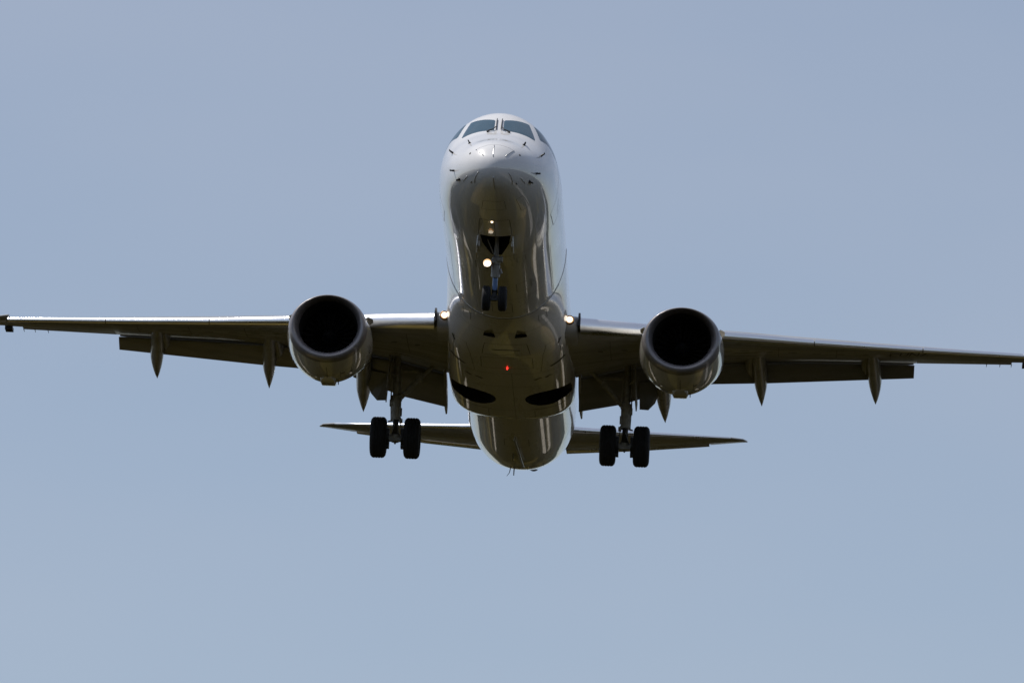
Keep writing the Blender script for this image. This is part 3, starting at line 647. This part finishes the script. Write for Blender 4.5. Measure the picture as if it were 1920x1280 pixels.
for (s,y0,y1,z) in ((-1,2.86,3.75,-2.10),(1,2.86,3.75,-2.10)):
    g=G(); g.add(*slab([(s*.415,y0,-1.72),(s*.43,y0+.02,z+.14),(s*.44,y0+.16,z),(s*.44,y1-.1,z+.02),(s*.415,y1,-1.76)],(s*.022,0,0))); g.add(*box((s*.395,(y0+y1)/2,-1.86),(.03,.5,.12))); g.out('gear_door',M['white'],ng,smooth=False)
c=Vector((-.19,3.52,-2.245))
g=G(); g.add(*lathe([(.12,.04),(.04,.095),(-.10,.102),(-.11,.097),(-.012,.090)],c,'y',28),1); g.add(*lathe([(-.014,.0005),(-.014,.089)],c,'y',28),0); g.add(*tube([c+Vector((.05,.06,0)),P(.52)],.02,8),1); g.out('taxi_light',[M['lamp'],M['bowl']],ng,angle=40)
# ------------------------------------------------------------ setting: ground, far wood, unseen strips and hills added for the skin reflections
def ground_mat():
    m,t,p=new_mat('airfield_grass'); p.inputs['Roughness'].default_value=.95; p.inputs['Specular IOR Level'].default_value=0
    tc=t.nodes.new('ShaderNodeTexCoord'); mp=t.nodes.new('ShaderNodeMapping'); mp.inputs['Scale'].default_value=(3.2,1,1); t.links.new(tc.outputs['Object'],mp.inputs[0])
    n=t.nodes.new('ShaderNodeTexNoise'); n.inputs['Scale'].default_value=.012; n.inputs['Detail'].default_value=8; t.links.new(mp.outputs[0],n.inputs['Vector'])
    v_=t.nodes.new('ShaderNodeTexVoronoi'); v_.inputs['Scale'].default_value=.011; t.links.new(mp.outputs[0],v_.inputs['Vector'])
    cr_=t.nodes.new('ShaderNodeValToRGB'); e=cr_.color_ramp.elements; e[0].position=.36; e[0].color=(.0022,.0023,.0008,1); e[1].position=.68; e[1].color=(.016,.013,.006,1)
    e2=e.new(.5); e2.color=(.006,.0058,.0018,1)
    t.links.new(n.outputs['Fac'],cr_.inputs[0])
    cr2=t.nodes.new('ShaderNodeValToRGB'); f=cr2.color_ramp.elements; f[0].color=(.5,.5,.4,1); f[1].color=(10,8.5,6.5,1); f[0].position=.60; f[1].position=.97
    sp=t.nodes.new('ShaderNodeSeparateColor'); t.links.new(v_.outputs['Color'],sp.inputs[0]); t.links.new(sp.outputs[0],cr2.inputs[0])
    mx=t.nodes.new('ShaderNodeMix'); mx.data_type='RGBA'; mx.blend_type='MULTIPLY'; mx.inputs[0].default_value=1
    t.links.new(cr_.outputs[0],mx.inputs[6]); t.links.new(cr2.outputs[0],mx.inputs[7]); t.links.new(mx.outputs[2],p.inputs['Base Color'])
    return m
def kind(o,k='structure'): o['kind']=k; return o
g=G(); Rg=30000
g.add([(-Rg,-Rg,0),(Rg,-Rg,0),(Rg,Rg,0),(-Rg,Rg,0)],[(0,1,2,3)]); kind(g.out('ground',ground_mat(),None,smooth=False))
asph=mat('reflection_asphalt',(.16,.15,.14),.85,spec=.1,var=.2,vscale=.2)
g=G()
g.add([(38,40,.004),(47,40,.004),(62,330,.004),(53,330,.004)],[(0,1,2,3)]); kind(g.out('reflection_road',asph,None,smooth=False))  # unseen bright strip added to draw a streak in the skin reflection
pale=mat('pale_reflection_gravel',(.32,.29,.24),.9,spec=0,var=.3,vscale=.3)  # pale patches added out of view to streak the belly reflection
g=G()
for az,r0,r1,wdt in ((9,230,330,4),(-8.5,260,340,3),(14.5,300,370,26),(-13.5,290,350,18),(-17,330,385,20),(19,250,330,9)):
    a_=R(az); ux,uy=math.sin(a_),math.cos(a_); px_,py_=uy,-ux; q=[]
    for k in range(16):
        t=k*2*math.pi/16; rr_=(r0+r1)/2+(r1-r0)/2*math.cos(t)*random.uniform(.85,1.1); ww=wdt*math.sin(t)*random.uniform(.35,1.3)
        q.append((ux*rr_+px_*ww,175+uy*(rr_-60)+py_*ww,.008))
    g.add(q,[tuple(range(16))])
kind(g.out('path',pale,None,smooth=False))
random.seed(5)
wood=mat('wood_foliage',(.016,.016,.007),.9,spec=0,var=.5,vscale=.15)
rs=[]; N=900
from mathutils import noise
for k in range(N):
    a=k*2*math.pi/N; rad=420+110*noise.noise(Vector((math.cos(a)*2,math.sin(a)*2,3)))+60*noise.noise(Vector((math.cos(a)*9,math.sin(a)*9,1)))
    h=11+5*noise.noise(Vector((math.cos(a)*14,math.sin(a)*14,7)))+3.5*noise.noise(Vector((math.cos(a)*60,math.sin(a)*60,2)))+random.uniform(-1,1)
    ring_=[]
    for (dr,hh) in ((0,0),(-2,.35),(1,.7),(5,.95),(10,1.0),(17,.9),(24,.5),(26,0)):
        r2=rad+dr+random.uniform(-1.5,1.5); ring_.append((r2*math.cos(a),180+r2*math.sin(a),max(0,h*hh*random.uniform(.9,1.1))-.1))
    rs.append(ring_)
v=[p for r in rs for p in r]; f=[]
for k in range(N):
    for j in range(7): a=k*8+j; b=((k+1)%N)*8+j; f.append((a,a+1,b+1,b))
o=obj('wood',v,f,wood,None,smooth=False); kind(o,'stuff'); o['label']='far off wood round the airfield'

hm=mat('horizon_block_forest',(.016,.02,.012),.95,spec=0,var=.4,vscale=.004)  # unseen hills added to block the bright horizon band in reflections
rs=[]
for k in range(240):
    a=k*2*math.pi/240; h=150+90*noise.noise(Vector((math.cos(a)*3,math.sin(a)*3,5)))+25*noise.noise(Vector((math.cos(a)*14,math.sin(a)*14,5)))
    rs.append([((3800+dr)*math.cos(a),(3800+dr)*math.sin(a),max(-1,h*q)) for dr,q in ((0,-.02),(250,.5),(600,.9),(900,1),(1500,.6),(2200,-.02))])
v=[p for r in rs for p in r]; f=[]
for k in range(240):
    for j in range(5): a=k*6+j; b_=((k+1)%240)*6+j; f.append((a,a+1,b_+1,b_))
kind(obj('horizon_block_hills',v,f,hm,None))
